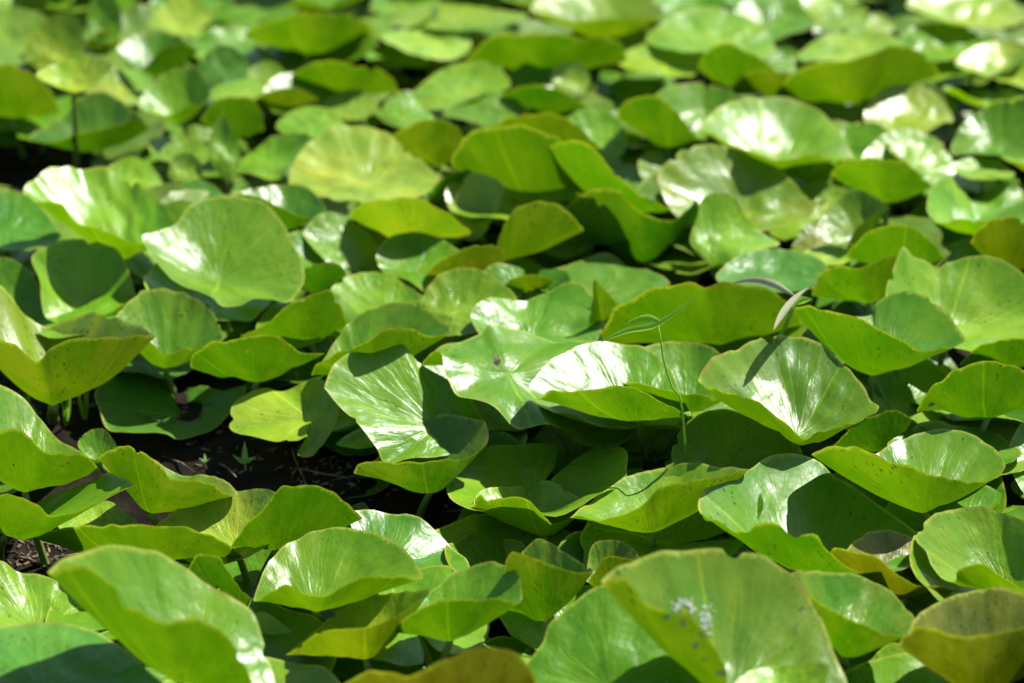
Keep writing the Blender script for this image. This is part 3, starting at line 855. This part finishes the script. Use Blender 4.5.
for (ya, yb, za, zb, ra, rb, stp, cols, how, grp) in LEVELS:
  y = ya
  while y < yb:
      hw = 0.27 * (0.883 * y + 0.5) + 0.05
      x = -hw + fr.uniform(0, .1)
      while x < hw:
          C = Vector((x + fr.uniform(-.03, .03), y + fr.uniform(-.04, .04), fr.uniform(za, zb)))
          rad = fr.uniform(ra, rb); seed = fr.uniform(0, 99); tl = fr.uniform(0, .35); ta = fr.uniform(0, 6.28)
          cname = fr.choice(cols)
          rim = disc_rim(C, rad, tl, ta, seed, fr.uniform(.05, .3), .10)
          x += stp
          pp = [px_of(q) for q in rim[::6]] + [px_of(C)]
          if any(inside(q, g) for g in GAPS for q in pp): continue
          if not any(-5 < q[0] < W + 5 and -5 < q[1] < H + 5 for q in pp): continue
          smp = rim[::3] + [C.lerp(q, f) for q in rim[::4] for f in (.3, .65)]
          smp = [q for q in smp if 0 < px_of(q)[0] < W and 0 < px_of(q)[1] < H]
          vis = sum(1 for q in smp if seen(q)) / max(8, len(smp))
          size = vis * (rad / (C - CAM).dot(FWD)) ** 2
          if vis > .07: CAND.append((size, C, rim, cname, how, grp))
      y += stp
CAND.sort(key=lambda c: -c[0])
REST = CAND[298 - len(HAND):]
for size, C, rim, cname, how, grp in CAND[:298 - len(HAND)]:
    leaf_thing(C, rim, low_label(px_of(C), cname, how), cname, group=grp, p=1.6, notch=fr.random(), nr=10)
print('low leaves', len(CAND), len(REST))

# ------------------------------------------------------------------ the same carpet going on beyond the picture, as one mass
mV, mF, mU = [], [], []
mr = random.Random(5)
def add_mass(C, rad, tilt, taz):
    seed = mr.uniform(0, 99)
    rim = disc_rim(C, rad, tilt, taz, seed, mr.uniform(.1, .55), .16, n=26)
    V, Fc, UVs = blade_geo(C, rim, p=1.6, seed=seed, nr=5, bead=False, notch=None, phi0=mr.uniform(0, 6))
    o = len(mV)
    mV.extend(V); mU.extend(UVs); mF.extend(tuple(i + o for i in f) for f in Fc)
for size, C, rim, cname, how, grp in REST:             # past three hundred leaves the smallest glimpses join the mass
    V, Fc, UVs = blade_geo(C, rim, p=1.6, seed=mr.uniform(0, 99), nr=6, bead=False, notch=None, phi0=mr.uniform(0, 6))
    o = len(mV)
    mV.extend(V); mU.extend(UVs); mF.extend(tuple(i + o for i in f) for f in Fc)
y = 0.75
while y < 7.0:
    x = -1.5 - 0.3 * y
    while x < 1.5 + 0.3 * y:
        C = Vector((x + mr.uniform(-.05, .05), y + mr.uniform(-.05, .05), mr.uniform(.03, .15)))
        rad = mr.uniform(.085, .125)
        q = px_of(C + Vector((0, 0, .04)))
        mg = rad * 1.05 * F / (C - CAM).dot(FWD)
        t1, t2 = mr.uniform(0, .55), mr.uniform(0, 6.28)
        if not (-mg < q[0] < W + mg and -mg * .5 - 4 < q[1] < H + mg * 1.2): add_mass(C, rad, t1, t2)
        x += 0.135
    y += 0.135
mass = mesh_obj('lily_leaves', mV, mF, M_LEAF, None, mU)
mass.color = (0.10, 0.19, 0.03, 0.85)
mass['kind'] = 'stuff'
mass['label'] = 'carpet of green lily leaves spreading on beyond the leaves in view'
mass['category'] = 'leaves'

# ------------------------------------------------------------------ mud and water
NX, NY = 240, 260
BANKS = [(at(q[0], q[1], plane_depth(q[0], q[1], 0)), w, a) for q, w, a in (((290, 470), .2, 1), ((240, 465), .16, .8), ((60, 412), .14, .8), ((40, 165), .18, .7), ((420, 520), .1, .5), ((236, 572), .05, -.8), ((322, 655), .06, -.9), ((352, 462), .06, -1.2), ((490, 655), .06, -.9))]
gv, gf = [], []
for j in range(NY + 1):
    v = j / NY
    yy = 0.6 + 6.6 * v
    for i in range(NX + 1):
        xx = -3.4 + 6.8 * i / NX
        z = 0.004 + 0.022 * noise.noise(Vector((xx * 2.2, yy * 2.2, 3))) + 0.012 * noise.noise(Vector((xx * 8, yy * 8, 1))) + 0.006 * noise.noise(Vector((xx * 25, yy * 25, 5)))
        b = sum(a * math.exp(-(((xx - P.x) / w) ** 2 + ((yy - P.y) / w) ** 2)) for P, w, a in BANKS)      # low banks of mud
        gv.append(Vector((xx, yy, z + 0.030 * b)))
for j in range(NY):
    for i in range(NX):
        a = j * (NX + 1) + i
        gf.append((a, a + 1, a + NX + 2, a + NX + 1))
mud = mesh_obj('mud', gv, gf, M_MUD)
mud['kind'] = 'structure'
TM = BVHTree.FromPolygons(gv, gf)
def ground_z(x, y):
    h = TM.ray_cast(Vector((x, y, 1)), Vector((0, 0, -1)))
    return h[0].z if h[0] is not None else 0.0
E = 60.0
water = mesh_obj('water', [(-E, -2, 0), (E, -2, 0), (E, 118, 0), (-E, 118, 0)], [(0, 1, 2, 3)], M_WATER, smooth=False)
water['kind'] = 'structure'
bed = mesh_obj('pond_bed', [(-E, -2, -.12), (E, -2, -.12), (E, 118, -.12), (-E, 118, -.12)], [(0, 1, 2, 3)], M_MUD, smooth=False)
bed['kind'] = 'structure'

# ------------------------------------------------------------------ litter on the mud (bits nobody could count)
lv, lf = [], []
lr = random.Random(3)
def bit(P, L, wd, ang, lift):
    d = Vector((math.cos(ang), math.sin(ang), lift))
    path = [P + d * (L * (k / 4 - .5)) + Vector((0, 0, .03 * L * math.sin(k * 1.7))) for k in range(5)]
    V, Fc = tube(path, [wd * (0.5 + .5 * math.sin(math.pi * (k + .6) / 5.2)) for k in range(5)], 5)
    o = len(lv); lv.extend(V); lf.extend(tuple(i + o for i in f) for f in Fc)
for k in range(700):
    c0, c1, ex, ey = lr.choice([(280, 465, 120, 40), (280, 465, 120, 40), (380, 505, 90, 25), (60, 415, 60, 22), (40, 165, 60, 18), (230, 575, 30, 14), (590, 470, 70, 30), (30, 555, 40, 14)])
    px, py = c0 + lr.uniform(-1, 1) * ex, c1 + lr.uniform(-1, 1) * ey
    x, yv = at(px, py, plane_depth(px, py, 0)).xy
    big = lr.random() < .05
    P = Vector((x, yv, max(0.0, ground_z(x, yv)) + .001))
    bit(P, lr.uniform(.05, .13) if big else lr.uniform(.003, .011), lr.uniform(.0008, .0018) if big else lr.uniform(.0006, .0018), lr.uniform(0, 6.28), lr.uniform(-.15, .15))
lit = mesh_obj('plant_litter', lv, lf, M_LITTER)
lit['kind'] = 'stuff'
lit['label'] = 'dead stem bits and pale flecks strewn over the dark wet mud'
lit['category'] = 'litter'

# ------------------------------------------------------------------ small plants at the mud
def strip(path, widths, side, fold=0.0):
    """a grass-like blade: a thin folded strip with a keel"""
    V, Fc = [], []
    n = len(path)
    for i, p in enumerate(path):
        d = (path[min(n - 1, i + 1)] - path[max(0, i - 1)]).normalized()
        s = (side - d * side.dot(d)).normalized()
        u = s.cross(d)
        w = widths[i]
        V += [p - s * w + u * fold * w, p - s * w * .5 + u * fold * .35 * w, p, p + s * w * .5 + u * fold * .35 * w, p + s * w + u * fold * w]
    for i in range(n - 1):
        for k in range(4):
            a = i * 5 + k
            Fc.append((a, a + 1, a + 6, a + 5))
    return V, Fc

def plant(name, label, cat, root, pieces, group=None):
    r = empty(name, root, label, cat, group)
    for nm, V, Fc, m in pieces:
        mesh_obj(nm, [v - root for v in V], Fc, m, r)
    return r

def spindle(path, w0, side, fold=.4, lean=0.5):
    n = 14
    q = catmull(path, n, closed=False)
    return strip(q, [w0 * max(0.06, math.sin(math.pi * min(1, (k / (n - 1)) * .97 + .02) ** lean)) for k in range(n)], side, fold)

# the sprout in the middle of the mud
def ground_pt(px, py):
    r = ray(px, py)
    h = TM.ray_cast(CAM, r.normalized())
    p = at(px, py, plane_depth(px, py, 0.0))
    if h[0] is not None and h[0].z > p.z: p = h[0]
    return p
def sprout(px, py, s, label, rnd):
    B = ground_pt(px, py)
    ps = []
    st = catmull([B + Vector((0, 0, -.004)), B + Vector((.001, 0, .008 * s)), B + Vector((.0005, 0, .014 * s))], 6, closed=False)
    V, Fc = tube(st, [.0011 * s] * 6, 6); ps.append(('stem', V, Fc, M_SPROUT))
    for dx, dz, w in ((0.001, .030, .0034), (-.014, .012, .003), (.012, .013, .003)):
        a = st[-2] if abs(dx) > .005 else st[-1]
        e = a + Vector((dx * s, rnd.uniform(-.004, .004), dz * s * .75))
        V, Fc = spindle([a, a.lerp(e, .5) + Vector((dx * .2, 0, .002)), e], w * s, Vector((.6, -.2, .8)) if abs(dx) > .005 else Vector((1, .2, 0)), .3)
        ps.append(('leaflet', V, Fc, M_SPROUT))
    plant('sprout', label, 'seedling', B, ps)
pr = random.Random(2)
sprout(245, 471, 1.0, 'tiny three-leaved green sprout alone on the dark mud', pr)
sprout(205, 466, .5, 'minute pale sprout left of the three-leaved one on the mud', pr)
# grass shoots beneath the olive bowl leaf
for px, py, hgt, lab in ((28, 424, .055, 'thin grass shoot leftmost under the olive bowl leaf'), (36, 428, .04, 'short grass shoot just left of the thick olive stalk'),
                         (66, 426, .05, 'leaning grass shoot just right of the thick olive stalk'), (85, 420, .045, 'grass shoot in the dark right of the olive bowl stalk')):
    B = ground_pt(px, py)
    ps = []
    for k in range(3):
        e = B + Vector((pr.uniform(-.016, .016), pr.uniform(-.01, .01), hgt * pr.uniform(.7, 1.1)))
        V, Fc = spindle([B + Vector((0, 0, -.003)), B.lerp(e, .55) + Vector((pr.uniform(-.004, .004), 0, .004)), e], .0022, Vector((1, .3, 0)), .4, .7)
        ps.append(('grass_blade', V, Fc, M_GRASS))
    plant('grass_shoot', lab, 'grass', B, ps, 'grass shoots under the olive leaf')

# the green grass blade bending before the glossy leaves
gd = plane_depth(690, 420, .13) - .08
root = at(697, 440, gd + .04); root.z = .0
g = lambda x, y, e=0.0: at(x, y, gd + e)
V, Fc = tube(catmull([root, g(682, 409), g(673, 389), g(664, 362), g(660.5, 338), g(658, 325)], 18, closed=False), [.0016 - .00004 * k for k in range(18)], 7)
ps = [('stalk', V, Fc, M_GRASS)]
V, Fc = spindle([g(601, 342, -.02), g(628, 331, -.01), g(655, 326), g(680, 310, .01), g(703, 290, .02)], .0042, Vector((.35, .1, 1)), .5, .8); ps.append(('grass_blade', V, Fc, M_GRASS))
V, Fc = spindle([g(661, 322), g(645, 317, -.01), g(622, 325, -.02)], .0034, Vector((.1, .2, 1)), .4, .8); ps.append(('grass_blade', V, Fc, M_GRASS))
plant('grass_stalk', 'slender green grass stalk with one long bent blade across the dark leaf wall', 'grass', root, ps)
# the dry greyish blade
dd = plane_depth(783, 336, .16) - .05
root = at(782, 360, dd + .03); root.z = 0.0
g = lambda x, y, e=0.0: at(x, y, dd + e)
V, Fc = tube(catmull([root, g(780, 345, .02), g(786, 325), g(794, 305), g(800, 294)], 14, closed=False), [.0022] * 14, 7)
ps = [('stalk', V, Fc, M_GRASS)]
V, Fc = spindle([g(730, 284, .02), g(752, 280, .01), g(775, 285), g(797, 297)], .0048, Vector((.1, .5, 1)), .5, 1.1); ps.append(('dry_blade', V, Fc, M_DRY))
V, Fc = spindle([g(774, 330, -.06), g(790, 308, -.035), g(805, 292, -.015), g(822, 282, 0)], .0075, Vector((1, .1, .6)), .5, .9); ps.append(('dry_blade', V, Fc, M_DRY))
V, Fc = spindle([g(791, 312, -.01), g(800, 302), g(812, 299)], .006, Vector((.5, .2, 1)), .5, .9); ps.append(('dry_blade', V, Fc, M_GRASS))
plant('dry_grass', 'dry grey-green grass blade folded over above the wrinkled shiny leaf', 'grass', root, ps)

# ------------------------------------------------------------------ marks lying on single leaves
def hits(key, px, py):
    h = SURF[key][0].ray_cast(CAM, ray(px, py).normalized())
    return h[0], h[1]
def stain(key, boxes, thr, name, seed):
    """flakes of dried white matter following the blade's surface"""
    blade = SURF[key][1]; O = blade.parent.location
    st = 1.0
    for (x0, y0, x1, y1, rx) in boxes:
        V, Fc, idx = [], [], {}
        def ok(i, j):
            x, y = x0 + i * st, y0 + j * st
            u, v = (x - (x0 + x1) / 2) / ((x1 - x0) / 2), (y - (y0 + y1) / 2) / ((y1 - y0) / 2)
            return 1 - (u * u + v * v) + rx * noise.noise(Vector((x * .16, y * .16, seed))) + .5 * rx * noise.noise(Vector((x * .4, y * .4, seed))) > thr
        def vert(i, j):
            k = (x0, i, j)
            if k not in idx:
                p, n = hits(key, x0 + i * st, y0 + j * st)
                if p is None: return None
                d = (CAM - p).normalized()
                if n.dot(d) < 0: n = -n
                idx[k] = len(V); V.append(p + n * .0006 - O)
            return idx[k]
        for i in range(int((x1 - x0) / st)):
            for j in range(int((y1 - y0) / st)):
                if ok(i, j) and ok(i + 1, j + 1):
                    q = [vert(i, j), vert(i, j + 1), vert(i + 1, j + 1), vert(i + 1, j)]
                    if None in q: continue
                    zz = [V[a] for a in q]
                    if max((a - b).length for a in zz for b in zz) > .012: continue
                    Fc.append(tuple(q))
        # every flake of the splash is a piece of its own
        left = set(range(len(Fc))); byv = {}
        for k, f in enumerate(Fc):
            for v in f: byv.setdefault(v, []).append(k)
        while left:
            todo = [left.pop()]; comp = []
            while todo:
                k = todo.pop(); comp.append(k)
                for v in Fc[k]:
                    for m in byv[v]:
                        if m in left: left.discard(m); todo.append(m)
            if len(comp) < 5: continue
            mp = {}
            for k in comp:
                for v in Fc[k]: mp.setdefault(v, len(mp))
            mesh_obj(name, [V[v] for v in mp], [tuple(mp[v] for v in Fc[k]) for k in comp], M_STAIN, blade.parent)
stain('hero', [(666, 590, 702, 622, 1.5), (694, 600, 716, 640, 1.9), (662, 612, 672, 622, .8), (676, 614, 690, 630, .8), (690, 636, 702, 650, .8), (699, 654, 708, 664, .8), (714, 668, 730, 680, .8)], .6, 'white_stain', 4)
# scar on the centre leaf
def fleck(key, px, py, w, h, name='brown_scar'):
    blade = SURF[key][1]; O = blade.parent.location
    p, n = hits(key, px, py)
    if p is None: return
    if n.dot(CAM - p) < 0: n = -n
    s = w / F * (p - CAM).length
    a = RT; b = n.cross(a).normalized()
    V = [p + n * .0012 - O]; Fc = []
    for k in range(9):
        q = 2 * math.pi * k / 9; rr = s * pr.uniform(.6, 1.2)
        V.append(p + a * math.cos(q) * rr + b * math.sin(q) * rr * h / w + n * .0005 - O)
    for k in range(9): Fc.append((0, 1 + k, 1 + (k + 1) % 9))
    mesh_obj(name, V, Fc, M_LITTER, blade.parent)
fleck('centre', 497, 362, 4.5, 5)
fleck('centre', 495, 356, 1.2, 6)
# the fly
p, n = hits('flyleaf', 932, 403)
if p is not None:
    if n.dot(CAM - p) < 0: n = -n
    f = empty('fly', p, 'tiny dark fly sitting on the smooth matt green leaf', 'fly')
    ax = Vector((1, .2, 0)); ax = (ax - n * ax.dot(n)).normalized()
    V, Fc = tube([n * .0016 + ax * (x * .0012) for x in (-3, -2.3, -1.2, 0, .8, 1.2, 1.5, 2.2, 2.6)], [.0001, .0007, .0012, .0013, .0011, .0006, .0009, .0008, .0001], 8)
    sdv = n.cross(ax)
    for s in (-1, 1):
        for k in (-1, 0, 1):
            lvv, lff = tube([n * .0013 + ax * k * .0006, n * .0019 + ax * k * .0012 + sdv * s * .0016, ax * k * .0018 + sdv * s * .0028], [.00015] * 3, 4)
            o = len(V); V += lvv; Fc += [tuple(i + o for i in q) for q in lff]
    mesh_obj('body', V, Fc, M_FLY, f)
    for s in (-1, 1):
        wp = [n * .0029 + ax * .0006 + sdv * s * .0003, n * .0031 - ax * .0015 + sdv * s * .0012, n * .0028 - ax * .0046 + sdv * s * .0016]
        V, Fc = strip(catmull(wp, 7, closed=False), [.0003, .0009, .0012, .0013, .0012, .0009, .0003], sdv, .1)
        mesh_obj('wing', V, Fc, M_WING, f)
